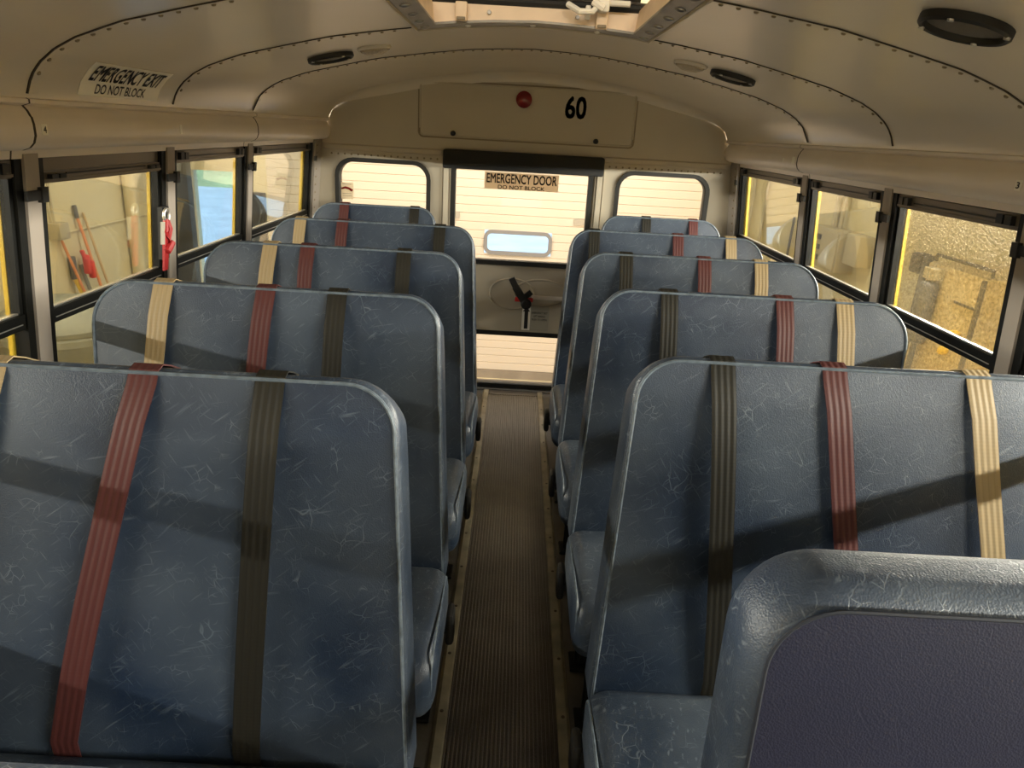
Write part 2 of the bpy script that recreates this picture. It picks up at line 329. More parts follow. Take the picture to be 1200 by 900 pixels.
# ------------------------------------------------------------------ bus shell
YF, D = -1.5, 4.0
WD = .026
def WX(z):     # inner face of the side wall: leans in above the sill
    return 1.178 if z < .70 else 1.15 - .09 * (z - 1.012)
PROF = [(0, 1.753), (.13, 1.748), (.25, 1.739), (.41, 1.718), (.58, 1.692), (.71, 1.663), (.84, 1.632), (.89, 1.615), (.94, 1.597), (.985, 1.574), (1.02, 1.547), (1.042, 1.52), (1.055, 1.49), (1.058, 1.476)]
def PZ(x):
    x = abs(x)
    for (a, za), (b, zb) in zip(PROF, PROF[1:]):
        if x <= b: return za + (zb - za) * (x - a) / (b - a)
    return PROF[-1][1]
HX0, HX1, HY0, HY1 = -.292, .262, 1.48, 2.15      # hatch hole
xs = sorted(set([-x for x, _ in PROF] + [x for x, _ in PROF] + [HX0, HX1]))
def pnorm(x):
    if abs(x) > 1.056: return Vector((-1 if x > 0 else 1, 0, -.1)).normalized()
    e = .004; return Vector((PZ(x + e) - PZ(x - e), 0, -2 * e)).normalized()

# floor
struct(MB().box(-1.178, 1.178, YF, D + .06, -.04, 0).build('floor', M['floor'], smooth=False))
# ceiling: curved skin with a hole for the hatch and a rounded rear cap
ys = [YF, HY0, HY1, 2.87, 3.4, 3.92] + [3.92 + .075 * math.sin(.5 * PI * k / 6) for k in range(1, 7)]
cb = MB(); idx = {}
for j, y in enumerate(ys):
    a = 0 if y <= 3.92 else math.asin(min(1, (y - 3.92) / .075)); dr = .045 * (1 - math.cos(a))
    for i, x in enumerate(xs):
        n = pnorm(x); p = Vector((x, y, PZ(x))) + n * dr * (1 - min(1, max(0, (abs(x) - .75) / .3)) ** 2); idx[i, j] = len(cb.v); cb.v.append(p)
for j in range(len(ys) - 1):
    for i in range(len(xs) - 1):
        if ys[j] >= HY0 - 1e-6 and ys[j + 1] <= HY1 + 1e-6 and xs[i] >= HX0 - 1e-6 and xs[i + 1] <= HX1 + 1e-6: continue
        cb.f.append((idx[i, j], idx[i, j + 1], idx[i + 1, j + 1], idx[i + 1, j]))
# outer roof skin so that the shell is closed
top = [(x * 1.11, PZ(x) + .07) for x in xs]
o0 = len(cb.v)
for y in (YF, HY0, HY1, D + .06):
    for q in top: cb.v.append(Vector((q[0], y, q[1])))
k_ = len(top); ylist = (YF, HY0, HY1, D + .06)
for j in range(3):
    for i in range(k_ - 1):
        if j == 1 and xs[i] >= HX0 - 1e-6 and xs[i + 1] <= HX1 + 1e-6: continue
        cb.f.append((o0 + j * k_ + i, o0 + j * k_ + i + 1, o0 + (j + 1) * k_ + i + 1, o0 + (j + 1) * k_ + i))
ceiling = struct(cb.build('ceiling', M['ceil'], fix=False))

# roof joints: lapped band, dark gap, rivets
def arc_band(mb, y0, y1, off, thick, x0=-1.056, x1=1.056, n=72):
    ring = []
    for i in range(n + 1):
        x = x0 + (x1 - x0) * i / n
        # equalise along the bend
        p = Vector((x, 0, PZ(x))); q = pnorm(x); ring.append((p + q * off, p + q * (off + thick)))
    vs = []; fs = []
    for a, b in ring: vs += [a + Vector((0, y0, 0)), a + Vector((0, y1, 0)), b + Vector((0, y1, 0)), b + Vector((0, y0, 0))]
    for i in range(n):
        o = i * 4
        for k in range(4): fs.append((o + k, o + (k + 1) % 4, o + 4 + (k + 1) % 4, o + 4 + k))
    fs += [(0, 1, 2, 3), (n * 4 + 3, n * 4 + 2, n * 4 + 1, n * 4)]
    mb.add(vs, fs)
def arclen_x(step, x0, x1):
    out = []; acc = 0; x = x0; last = None
    while x < x1:
        p = Vector((x, 0, PZ(x)))
        if last is not None: acc += (p - last).length
        if last is None or acc >= step: out.append(x); acc = 0
        last = p; x += .002
    return out
for i, yr in enumerate((.92, 1.565, 2.212, 2.868)):
    segs = [(-1.056, 1.056)] if not (HY0 - .1 < yr < HY1 + .12) else [(-1.056, -.36), (.325, 1.056)]
    b = MB(); g = MB(); rv = MB()
    for a, c in segs:
        arc_band(b, yr, yr + .030, .0003, .0025, a, c); arc_band(g, yr - .006, yr - .0002, .0003, .002, a, c)
        for x in arclen_x(.036, a + .02, c - .02):
            n = pnorm(x); p = Vector((x, yr + .012, PZ(x))) + n * .0022
            rv.lathe(p, n, [(.0055, 0), (.0050, .002), (.003, .0038)], 8)
    t = struct(b.build('trim_%d' % (i + 1), M['ceil'])); g.build('joint_gap', M['gap'], t); rv.build('rivets', M['rivet'], t)

# valance above the windows, both sides: shaped panel in three lengths with joints
def val_out(sd, grow=0.0):
    pts = [(1.062, 1.478), (1.052, 1.474), (1.052, 1.466), (1.068, 1.461), (1.060, 1.452), (1.055, 1.441), (1.053, 1.439), (1.0505, 1.425), (1.0505, 1.403), (1.056, 1.388), (1.066, 1.378), (1.082, 1.372), (1.108, 1.370), (1.112, 1.352), (1.17, 1.352), (1.17, 1.478)]
    return [(sd * (x - (grow if z < 1.463 and x < 1.1 else 0)), z) for x, z in pts]
tn = 5
for sd, joints in ((-1, (YF, 1.56, 2.895, 3.985)), (1, (YF, .9, 2.925, 3.985))):
    v = MB()
    for a, b in zip(joints, joints[1:]): v.prism_y(val_out(sd), a + .002, b - .002)
    t = struct(v.build('trim_%d' % tn, M['tanpaint'])); tn += 1
    j = MB()
    for y in joints[1:-1]: j.prism_y(val_out(sd, .0012), y - .003, y + .003)
    j.build('panel_joint', M['gap'], t)

# side walls with pillars, yellow outer skin
PIL = [-1.02, -.36, .30, .96, 1.62, 2.28, 2.965, 3.90]
PH = .024; SILL = .70; HEAD = 1.372
for sd, nm in ((-1, 'wall_left'), (1, 'wall_right')):
    b = MB(); b.box(*sorted((sd * 1.178, sd * 1.215)), YF, D + .06, 0, .66); b.wbox(sd, YF, D, .655, SILL, -.0, .027)
    for y in PIL[:-1]: b.wbox(sd, y - PH, y + PH, SILL, HEAD - .01, -.012, .027)
    b.wbox(sd, 3.875, D - .002, SILL, HEAD - .005, -.020, .027)
    wl = struct(b.build(nm, M['pillar'], smooth=False))
    rv = MB()
    for k in range(14): rv.lathe((sd * (WX(.82 + k * .04) - .020), 3.905, .82 + k * .04), (-sd, 0, 0), [(.006, 0), (.005, .002), (.003, .004)], 8)
    rv.build('rivets', M['rivet'], wl)
    e = MB(); e.box(*sorted((sd * 1.216, sd * 1.226)), YF, D + .06, -.35, .66)
    e.wbox(sd, YF, D + .06, .655, .735, .028, .038); e.wbox(sd, YF, D + .06, 1.325, 1.52, .028, .038)
    for y in PIL[:-1]: e.wbox(sd, y - .056, y + .056, .735, 1.325, .028, .038)
    e.wbox(sd, 3.82, D + .06, .735, 1.325, .028, .038)
    e.build('outer_panel', M['yellow'], wl, smooth=False)

# windows: black frame, sliding upper sash with latches, lower pane
wn = 1
for sd in (-1, 1):
    for i in range(len(PIL) - 1):
        a, c = PIL[i] + PH + .001, PIL[i + 1] - PH - .001
        if i == len(PIL) - 2: c = 3.874
        drop = .030 if (sd == -1 and i == 4) else 0.0
        fr = MB(); W_ = .024
        fr.wbox(sd, a, a + W_, SILL + .002, HEAD - .004, -.006, WD); fr.wbox(sd, c - W_, c, SILL + .002, HEAD - .004, -.006, WD)
        fr.wbox(sd, a + W_, c - W_, HEAD - .018, HEAD - .004, -.006, WD); fr.wbox(sd, a + W_, c - W_, SILL + .002, SILL + .024, -.006, WD)
        wo = struct(fr.build('window_%d' % wn, M['blackmetal'], smooth=False)); wn += 1
        ia, ic = a + W_ + .001, c - W_ - .001
        if drop: MB().wbox(sd, ia, ic, 1.372 - .022 - drop, 1.350, .006, .026).build('drop_gap_bar', M['bronze'], wo, smooth=False)
        sash = MB(); zt = 1.350 - drop; zg = 1.312 - drop * .6; zm0, zm1 = .975 - drop * .4, 1.010 - drop * .4
        sash.wbox(sd, ia, ia + .011, zm1, zg, .002, .022); sash.wbox(sd, ic - .011, ic, zm1, zg, .002, .022)
        sash.wbox(sd, ia, ic, zm0, zm1, -.002, .024)
        s = sash.build('sash', M['blackmetal'], wo, smooth=False)
        rl = MB(); rl.wbox(sd, ia, ic, zg, zt - .001, .000, .024); rl.wbox(sd, ia, ic, zg + .003, zg + .009, -.004, .004); rl.build('sash_rail', M['bronze'], wo, smooth=False)
        gv = MB(); gv.wbox(sd, ia + .09, ic - .09, zg + .017, zg + .021, -.0025, .001); gv.build('rail_groove', M['blackrub'], wo, smooth=False)
        for yy in (ia + .02, ic - .075):
            lt = MB(); lt.wbox(sd, yy, yy + .024, zg + .010, zt - .006, -.012, .004); lt.wbox(sd, yy + .031, yy + .055, zg + .010, zt - .006, -.012, .004)
            lt.build('sash_latch', M['blackrub'], wo, smooth=False)
        hl = MB(); hl.wbox(sd, ia, ic, zm1 + .0005, zm1 + .004, .006, .018); hl.wbox(sd, ia + .011, ic - .011, zm0 + .012, zm0 + .0145, -.0034, -.001); hl.build('glazing_bead', M['alum'], wo, smooth=False)
        wet = sd == 1 and i == 4
        gm = M['wetglass'] if wet else M['glass']
        MB().wbox(sd, ia + .008, ic - .008, zm1 + .002, zg - .0005, .012, .0135).build('upper_pane', gm, wo, smooth=False)
        MB().wbox(sd, ia - .0005, ic + .0005, SILL + .024, zm0 - .0005, .022, .0235).build('lower_pane', gm, wo, smooth=False)
        if i < len(PIL) - 1:   # clip bridging the pillar
            cl = MB(); y = PIL[i + 1] if i < len(PIL) - 2 else 3.885
            cl.wbox(sd, y - .034, y + .034, 1.262, 1.284, -.020, -.0125); cl.wbox(sd, y + .012, y + .034, 1.256, 1.290, -.024, -.0125)
            if i == len(PIL) - 2: cl = MB().wbox(sd, y - .03, y + .012, 1.262, 1.286, -.026, -.0205)
            cl.build('pillar_clip', M['blackrub'], wo, smooth=False)

# rear wall with openings for two windows and the emergency door
def ctop(x, y=D): return PZ(x) - .02
outer = [(-1.176, 0), (1.176, 0), (1.176, .70), (1.118, 1.37), (1.062, 1.476)] + [(x, PZ(x) - .006) for x in sorted([x for x, _ in PROF] + [-x for x, _ in PROF[1:]], reverse=True)][1:-1] + [(-1.062, 1.476), (-1.118, 1.37), (-1.176, .70)]
LWIN = rrect(-1.011, -.536, .66, 1.269, .075); RWIN = rrect(.514, .982, .66, 1.281, .075)
DOORH = [(-.405, .012), (.392, .012), (.392, 1.345), (-.405, 1.345)]
def grow(r4, g): x0, x1, z0, z1, r = r4; return rrect(x0 - g, x1 + g, z0 - g, z1 + g, r + g)
L4 = (-1.011, -.536, .66, 1.262, .075); R4 = (.514, .982, .66, 1.275, .075)
rw = struct(plate('wall_rear', outer, [grow(L4, .012), grow(R4, .012), DOORH[::-1]], .05, lambda u, v, t: Vector((u, D + t, v)), M['rearpaint']))
# riveted flange over the windows and the lip below the roof dome
fl = MB(); fl.prism_x([(D + .001, 1.352), (D - .012, 1.345), (D - .012, 1.325), (D + .001, 1.318)], -1.09, -.455); fl.prism_x([(D + .001, 1.362), (D - .012, 1.355), (D - .012, 1.335), (D + .001, 1.328)], .425, 1.085)
t = struct(fl.build('trim_%d' % tn, M['rearpaint'], smooth=False)); tn += 1
rv = MB()
for a, b, z in ((-1.05, -.48, 1.300), (.45, 1.05, 1.311)):
    n = int((b - a) / .034)
    for k in range(n + 1): rv.lathe((a + (b - a) * k / n, D, z), (0, -1, 0), [(.0055, 0), (.005, .002), (.003, .004)], 8)
rv.build('rivets', M['rivet'], t)
for (r4, lab) in ((L4, 'l'), (R4, 'r')):
    g = struct(plate('window_%d' % wn, grow(r4, .022), [rrect(*r4)], .070, lambda u, v, t: Vector((u, D - .014 + t, v)), M['blackrub'])); wn += 1
    plate('rear_pane', grow(r4, .002), [], .004, lambda u, v, t: Vector((u, D + .02 + t, v)), M['rearglass'], g)
# pale edge bead around the gaskets
# ------------------------------------------------------------------ emergency door
UG = (-.379, .345, .774, 1.290, .050); LG = (-.345, .325, .040, .340, .03)
dm = struct(plate('door_1', [(-.402, .014), (.389, .014), (.389, 1.343), (-.402, 1.343)], [grow(UG, .003)[::-1], grow(LG, .003)[::-1]], .045, lambda u, v, t: Vector((u, D + .004 + t, v)), M['rearpaint']))
for q in (UG, LG):
    plate('gasket', grow(q, .024), [rrect(*q)], .060, lambda u, v, t: Vector((u, D - .010 + t, v)), M['blackrub'], dm)
    plate('door_pane', grow(q, .002), [], .004, lambda u, v, t: Vector((u, D + .02 + t, v)), M['rearglass'], dm)
jb = MB()
for x in (-.425, .407): jb.box(x - .018, x + .010, D - .020, D + .002, .012, 1.31); jb.box(x - .030, x - .024, D - .010, D + .002, .012, 1.31); jb.box(x + .016, x + .020, D - .010, D + .002, .012, 1.31)
struct(jb.build('trim_%d' % tn, M['rearpaint'], smooth=False)); tn += 1
th = MB(); th.box(-.44, .42, D - .03, D + .04, .0005, .012)
struct(th.build('trim_%d' % tn, M['steel'], smooth=False)); tn += 1
# embossed loops pressed into the door panel
for (cx, cz, rx, rz) in ((-.040, .585, .130, .088), (.125, .600, .150, .075)):
    MB().tube([(cx + rx * math.cos(a), D + .004 + .001, cz + rz * math.sin(a)) for a in [2 * PI * k / 36 for k in range(36)]], .006, 8, True).build('pressed_ring', M['rearpaint'], dm)
rod = MB(); rod.rbox(.075, .345, D - .030, D - .018, .567, .590, .004, 2); rod.box(.30, .34, D - .019, D + .004, .56, .597); rod.build('latch_bar', M['tanpaint'], dm)
col = MB(); col.rbox(-.020, .083, D - .046, D - .030, .552, .578, .005, 2); col.build('release_collar', M['redplastic'], dm)
hd = MB()
def bar(mb, a, b, wd, y0, y1):
    a, b = Vector((a[0], 0, a[1])), Vector((b[0], 0, b[1])); d = (b - a).normalized(); n = Vector((-d.z, 0, d.x)) * wd / 2
    P = [a - n, b - n, b + n, a + n]; mb.hexa([(p.x, y0, p.z) for p in P] + [(p.x, y1, p.z) for p in P])
bar(hd, (.050, .535), (-.020, .640), .040, D - .066, D - .046); bar(hd, (-.005, .615), (-.045, .690), .034, D - .075, D - .052); bar(hd, (.020, .57), (.070, .615), .03, D - .062, D - .046)
hd.lathe((.045, D - .03, .545), (0, -1, 0), [(.03, -.03), (.03, .035), (.02, .042)], 16)
hd.build('door_handle', M['blackrub'], dm)
# header pad
hp = MB().rbox(-.443, .413, D - .080, D - .003, 1.260, 1.357, .010, 2).build('header_pad', M['padding'])
tag(hp, 'black padded header bar above the emergency door window', 'header pad')
# door latch instruction sticker
st = plate('instruction_sticker', [(.025, .375), (.182, .375), (.182, .522), (.025, .522)], [], .001, lambda u, v, t: Vector((u, D + .0035 - t, v)), M['greylabel'])
tag(st, 'grey and white instruction sticker with black up arrow below the door handle', 'sticker')
plate('white_panel', [(.026, .376), (.075, .376), (.075, .521), (.026, .521)], [], .0005, lambda u, v, t: Vector((u, D + .0024 - t, v)), M['white'], st)
plate('arrow', [(.041, .385), (.062, .385), (.062, .488), (.072, .488), (.0515, .515), (.031, .488), (.041, .488)], [], .0005, lambda u, v, t: Vector((u, D + .0018 - t, v)), M['ink'], st)
for k, s in enumerate(('EMERGENCY EXIT', 'LIFT HANDLE', 'PUSH TO OPEN')):
    wdt = (.090, .066, .086)[k]; zc = .476 - k * .020
    text('lettering', s, lambda u, v, wdt=wdt, zc=zc: Vector((.128 + (u - .5) * wdt, D + .0022, zc + v * .012)), M['ink'], st)
# decal on the door glass
sg = plate('warning_sign', [(-.222, 1.160), (.183, 1.160), (.183, 1.249), (-.222, 1.249)], [], .001, lambda u, v, t: Vector((u, D + .0195 - t, v)), M['sticker'])
tag(sg, 'tan EMERGENCY DOOR DO NOT BLOCK sign on the door glass', 'sign')
text('lettering', 'EMERGENCY DOOR', lambda u, v: Vector((-.210 + u * .382, D + .0180, 1.194 + v * .048)), M['ink'], sg, .02)
text('lettering', 'DO NOT BLOCK', lambda u, v: Vector((-.147 + u * .255, D + .0180, 1.1635 + v * .020)), M['ink'], sg, .014)

# access panel with lens, number 60 and two knobs
ap = plate('access_panel', rrect(-.578, .560, 1.416, 1.686, .025), [], .010, lambda u, v, t: Vector((u, D + .0005 - t, v)), M['rearpaint'])
tag(ap, 'cream access panel marked 60 on the rear wall above the door', 'access panel')
md = MB(); 
md.tube([(u, D - .010, v) for u, v in rrect(-.572, .554, 1.422, 1.680, .022)], .004, 6, True); md.build('rolled_edge', M['rearpaint'], ap)
plate('panel_gap', rrect(-.586, .568, 1.408, 1.694, .03), [rrect(-.578, .560, 1.416, 1.686, .025)[::-1]], .003, lambda u, v, t: Vector((u, D + .0005 - t, v)), M['rivet'], ap)
ln = MB().lathe((-.031, D - .010, 1.622), (0, -1, 0), [(.042, 0), (.042, .008), (.036, .014), (.020, .020), (.004, .022)], 24).build('red_lens', M['redlens'], ap)
for x, z in ((-.398, 1.436), (.362, 1.436)): MB().lathe((x, D - .009, z), (0, -1, 0), [(.014, 0), (.014, .008), (.009, .016)], 14).build('knob', M['blackrub'], ap)
for x in (-.576, .558): MB().box(x - .004, x + .004, D - .018, D - .008, 1.425, 1.455).build('side_clip', M['rivet'], ap, smooth=False)
text('number', '60', lambda u, v: Vector((.190 + u * .106, D - .0112, 1.545 + v * .104)), M['ink'], ap, .025)

# ------------------------------------------------------------------ roof fittings
def on_roof(x, y, off=0.0): return Vector((x, y, PZ(x))) + pnorm(x) * off
def roof_disc(mb, cx, cy, r0, prof, n=32, ry=None):
    """rings that follow the roof curve; prof: (radius factor, drop)"""
    vs = []; fs = []; ry = ry or r0
    for q, h in prof:
        for k in range(n):
            a = 2 * PI * k / n; vs.append(on_roof(cx + r0 * q * math.cos(a), cy + ry * q * math.sin(a), h))
    m = len(prof)
    for i in range(m - 1):
        for k in range(n): fs.append((i * n + k, i * n + (k + 1) % n, (i + 1) * n + (k + 1) % n, (i + 1) * n + k))
    fs.append(tuple((m - 1) * n + k for k in range(n))); mb.add(vs, fs)
def speaker(cx, cy, label, rx, ry):
    t = thing('ceiling_speaker', label, 'speaker', on_roof(cx, cy), 'round speakers in the ceiling')
    b = MB(); roof_disc(b, cx, cy, rx, [(1.0, .0005), (1.0, .012), (.94, .016), (.88, .014), (.86, .004)], ry=ry); b.build('bezel', M['blackrub'], t)
    g = MB(); roof_disc(g, cx, cy, rx, [(.86, .005), (.6, .009), (.3, .011), (.02, .012)], ry=ry); g.build('grille', M['grille'], t)
    for k in range(4):
        a = PI / 4 + k * PI / 2
        s = MB(); s.lathe(on_roof(cx + rx * .93 * math.cos(a), cy + ry * .93 * math.sin(a), .014), pnorm(cx), [(.006, 0), (.005, .003)], 8); s.build('screw', M['steel'], t)
speaker(.675, 1.285, 'black round speaker in the right ceiling nearest the camera', .072, .066)
speaker(-.685, 2.585, 'black round speaker in the left ceiling above the second window', .075, .072)
speaker(.650, 2.545, 'black round speaker in the right ceiling behind the second seam', .074, .072)
def dome(cx, cy, label):
    t = thing('dome_light', label, 'dome light', on_roof(cx, cy), 'small dome lights in the ceiling')
    b = MB(); roof_disc(b, cx, cy, .055, [(1.0, .0005), (1.0, .006), (.92, .010), (.9, .004)], ry=.050); b.build('rim', M['ceil'], t)
    g = MB(); roof_disc(g, cx, cy, .055, [(.9, .004), (.8, .014), (.5, .022), (.05, .024)], ry=.050); g.build('lens', M['lens'], t)
dome(-.532, 2.55, 'small unlit dome light in the left ceiling beside the speaker')
dome(.503, 2.53, 'small unlit dome light in the right ceiling beside the speaker')

# roof hatch
rh = thing('roof_hatch', 'open roof escape hatch with peach well and grey screwed flange', 'roof hatch', (-.015, 1.81, 1.74))
fg = MB(); ox0, ox1, oy0, oy1 = -.345, .312, 1.42, 2.215
def flange_cell(x0, x1, y0, y1, n=10):
    for i in range(n):
        a = x0 + (x1 - x0) * i / n; c = x0 + (x1 - x0) * (i + 1) / n
        p = [on_roof(a, y0, .001), on_roof(c, y0, .001), on_roof(c, y1, .001), on_roof(a, y1, .001)]
        q = [on_roof(a, y0, .007), on_roof(c, y0, .007), on_roof(c, y1, .007), on_roof(a, y1, .007)]
        fg.hexa(q + p)
flange_cell(ox0, HX0 + .006, oy0, oy1, 3); flange_cell(HX1 - .006, ox1, oy0, oy1, 3); flange_cell(HX0, HX1, HY1 - .006, oy1); flange_cell(HX0, HX1, oy0, HY0 + .006)
fg.build('flange', M['hatchmetal'], rh, smooth=False)
ed = MB(); 
ed.tube([on_roof(ox0, oy0, .008), on_roof(ox0, oy1, .008)], .004, 6); ed.tube([on_roof(ox1, oy0, .008), on_roof(ox1, oy1, .008)], .004, 6); ed.tube([on_roof(ox0 + (ox1 - ox0) * k / 12, oy1, .008) for k in range(13)], .004, 6)
ed.build('flange_lip', M['rearpaint'], rh)
for x in (-.318, .287):
    for y in (1.55, 1.68, 1.81, 1.94, 2.06, 2.17):
        s = MB(); s.lathe(on_roof(x, y, .006), pnorm(x), [(.013, 0), (.012, .004), (.006, .007)], 10); s.build('screw', M['steel'], rh)
for x in (-.20, -.02, .16):
    s = MB(); s.lathe(on_roof(x, 2.19, .006), pnorm(x), [(.009, 0), (.008, .004), (.004, .006)], 10); s.build('screw', M['alum'], rh)
wl = MB(); hz = 1.790
X0, X1 = HX0 + .004, HX1 - .004
def wallstrip(a, b):    # sloped well wall between roof edge points
    (x0, y0), (x1, y1) = a, b
    vs = []; n = 10
    for i in range(n + 1):
        u = i / n; x = x0 + (x1 - x0) * u; y = y0 + (y1 - y0) * u
        vs += [Vector((x, y, PZ(x) - .005)), Vector((x * 1.03, y + (.01 if y > 1.8 else -.01), hz))]
    wl.add(vs, [(2 * i, 2 * i + 1, 2 * i + 3, 2 * i + 2) for i in range(n)])
wallstrip((X0, HY1 - .004), (X1, HY1 - .004)); wallstrip((X0, HY0 + .004), (X1, HY0 + .004)); wallstrip((X0, HY0 + .004), (X0, HY1 - .004)); wallstrip((X1, HY0 + .004), (X1, HY1 - .004))
wl.build('well', M['peach'], rh)
ld = MB().rbox(HX0 - .05, HX1 + .05, HY0 - .05, HY1 + .05, 0, .03, .01, 2)
for v in ld.v:
    a = .42; dy = v.y - (HY1 + .05); dz = v.z; v.y = HY1 + .05 + dy * math.cos(a) + dz * math.sin(a); v.z = hz + .045 - dy * math.sin(a) + dz * math.cos(a)
ld = ld.build('lid', M['hatchmetal'], rh)
rim = MB(); rim.tube([(X0 - .01, HY1 + .01, hz + .004), (X1 + .01, HY1 + .01, hz + .004)], .012, 8); rim.tube([(X0 - .01, HY1 + .015, hz + .034), (X1 + .01, HY1 + .015, hz + .034)], .013, 8); rim.build('seal', M['blackrub'], rh)
for x in (-.215, .165):
    b = MB().rbox(x - .016, x + .016, HY1 - .022, HY1 - .004, 1.738, 1.786, .004, 2); b.build('hinge_bracket', M['peach'], rh)
    MB().rbox(x - .012, x + .012, HY1 - .026, HY1 - .021, 1.741, 1.748, .001, 1).build('bracket_slot', M['rivet'], rh)
hn = MB(); hn.tube([(.07, HY1 - .03, 1.792), (.10, HY1 - .06, 1.772), (.135, HY1 - .05, 1.774), (.16, HY1 - .03, 1.800), (.235, HY1 - .03, 1.800)], .008, 8)
hn.rbox(.118, .132, HY1 - .035, HY1 - .018, 1.758, 1.792, .003, 2); hn.rbox(.15, .180, HY1 - .05, HY1 - .02, 1.775, 1.812, .006, 2); hn.tube([(.135, HY1 - .045, 1.800), (.165, HY1 - .05, 1.782)], .010, 8); hn.build('release_handle', M['white'], rh)
for x in (-.14, .10):
    MB().lathe((x, HY1 - .005, 1.765), (0, -1, 0), [(.006, 0), (.005, .003)], 8).build('screw', M['steel'], rh)

# curved ceiling sign
def lab_xf(u, v, off=.0015):
    # v along the roof curve from z 1.492 to 1.560
    x = -1.0545 + (.0545) * v ** 1.35; return on_roof(x, 1.735 + .375 * u, off)
es = MB(); n = 12
for i in range(n + 1): es.v += [lab_xf(0, i / n, .0008), lab_xf(1, i / n, .0008), lab_xf(1, i / n, .0016), lab_xf(0, i / n, .0016)]
for i in range(n):
    for k in range(4): es.f.append((i * 4 + k, i * 4 + (k + 1) % 4, i * 4 + 4 + (k + 1) % 4, i * 4 + 4 + k))
es.f += [(0, 1, 2, 3), (n * 4, n * 4 + 3, n * 4 + 2, n * 4 + 1)]
eo = tag(es.build('warning_sign', M['white']), 'white EMERGENCY EXIT DO NOT BLOCK sign on the left ceiling', 'sign')
text('lettering', 'EMERGENCY EXIT', lambda u, v: lab_xf(.06 + u * .88, .42 + .48 * v, .0022), M['ink'], eo, .022, .12)
text('lettering', 'DO NOT BLOCK', lambda u, v: lab_xf(.17 + u * .62, .10 + .22 * v, .0022), M['ink'], eo, .014, .05)
# row number stickers on the valance
def numtag(sd, y, s, label, h=.022, wd=.020, z=1.404):
    x = 1.0503
    t = tag(MB().box(*sorted((sd * x, sd * (x - .0012))), y - wd / 2, y + wd / 2, z, z + h).build('number_sticker', M['white'], smooth=False), label, 'sticker', 'small stickers on the valance')
    if s: text('number', s, lambda u, v: Vector((sd * (x - .0018), y + (u - .5) * wd * .5 * (-sd), z + h * (.2 + .6 * v))), M['ink'], t, .02)
numtag(-1, 1.592, '4', 'small white sticker marked 4 on the left valance')
numtag(1, 1.610, '3', 'small white sticker marked 3 on the right valance')
numtag(-1, 2.235, '', 'small blank whitish sticker on the left valance', .026, .014)
numtag(1, 2.965, '', 'blank pale sticker against the right valance joint', .026, .03)
numtag(1, 3.08, '', 'narrow pale sticker nearest the rear on the right valance', .018, .012)

# ------------------------------------------------------------------ aisle floor
am = MB(); MW = .143; n = 27; pts = [(-MW, .0008), (MW, .0008), (MW, .006)]
for i in range(n):
    c = MW - (2 * MW) * (i + .5) / n; hw = MW / n
    pts += [(c + hw * .62, .006), (c + hw * .42, .0035), (c - hw * .42, .0035), (c - hw * .62, .006)]
pts.append((-MW, .006))
am.prism_y(pts, YF, 3.90); am.box(-MW, MW, 3.90, D - .032, .0008, .006)
tag(am.build('aisle_runner', M['mat'], smooth=False), 'long dark ribbed rubber runner down the aisle floor', 'floor mat')
for sd, nm in ((-1, 'left'), (1, 'right')):
    s = MB().prism_y([(sd * .1445, .0008), (sd * .1445, .0085), (sd * .149, .0095), (sd * .170, .0095), (sd * .178, .004), (sd * .179, .0008)], YF, D - .032)
    o = struct(s.build('trim_%d' % tn, M['strip'], smooth=False)); tn += 1
    sc = MB()
    for k in range(24): sc.lathe((sd * .1612, 3.685 - k * .2207, .0090), (0, 0, 1), [(.0052, 0), (.0050, .0014), (.003, .002)], 10)
    sc.build('screws', M['gap'], o)

# ------------------------------------------------------------------ seats
SH = .15; ZB = .36; ZT = 1.090; TH = .095; BDROP = .040
def offset(lp, d):
    n = len(lp); out = []
    for i in range(n):
        a, b, c = Vector(lp[i - 1]), Vector(lp[i]), Vector(lp[(i + 1) % n])
        e1 = (b - a).normalized(); e2 = (c - b).normalized(); nn = Vector((-e1.y - e2.y, e1.x + e2.x))
        nn.normalize(); k = max(.5, nn.dot(Vector((-e1.y, e1.x)))); out.append((b.x + nn.x * d / k, b.y + nn.y * d / k))
    return out
def back_outline(xb, xt, xw, ra, rw, zb=ZB, zt=ZT):
    """ccw outline in (x, z) for a seat right of the aisle: aisle edge slants from xb (bottom) to xt (top)"""
    def arc(c, r, a0, a1, n=9): return [(c[0] + r * math.cos(a0 + (a1 - a0) * k / n), c[1] + r * math.sin(a0 + (a1 - a0) * k / n)) for k in range(n + 1)]
    sl = (xt - xb) / (zt - zb); out = []
    out += arc((xb + .02, zb + .02), .02, PI, 1.5 * PI, 3) + arc((xw - .02, zb + .02), .02, 1.5 * PI, 2 * PI, 3)
    m = 6
    out += [(xw, zb + (zt - rw - zb) * k / m) for k in range(1, m)]
    out += arc((xw - rw, zt - rw), rw, 0, .5 * PI)
    m = 10; out += [(xw - rw + (xt + ra - xw + rw) * k / m, zt) for k in range(1, m)]
    th = math.atan(sl); out += arc((xt + ra - sl * ra, zt - ra), ra, .5 * PI, PI - th)
    m = 8; z1 = zt - ra; e = out[-1]
    out += [(e[0] + (xb - e[0]) * k / m, e[1] + (zb + .02 - e[1]) * k / m) for k in range(1, m)]
    return out
def shear(p, y0): return Vector((p[0], y0 + p[1] + SH * (p[2] - 1.04), p[2]))
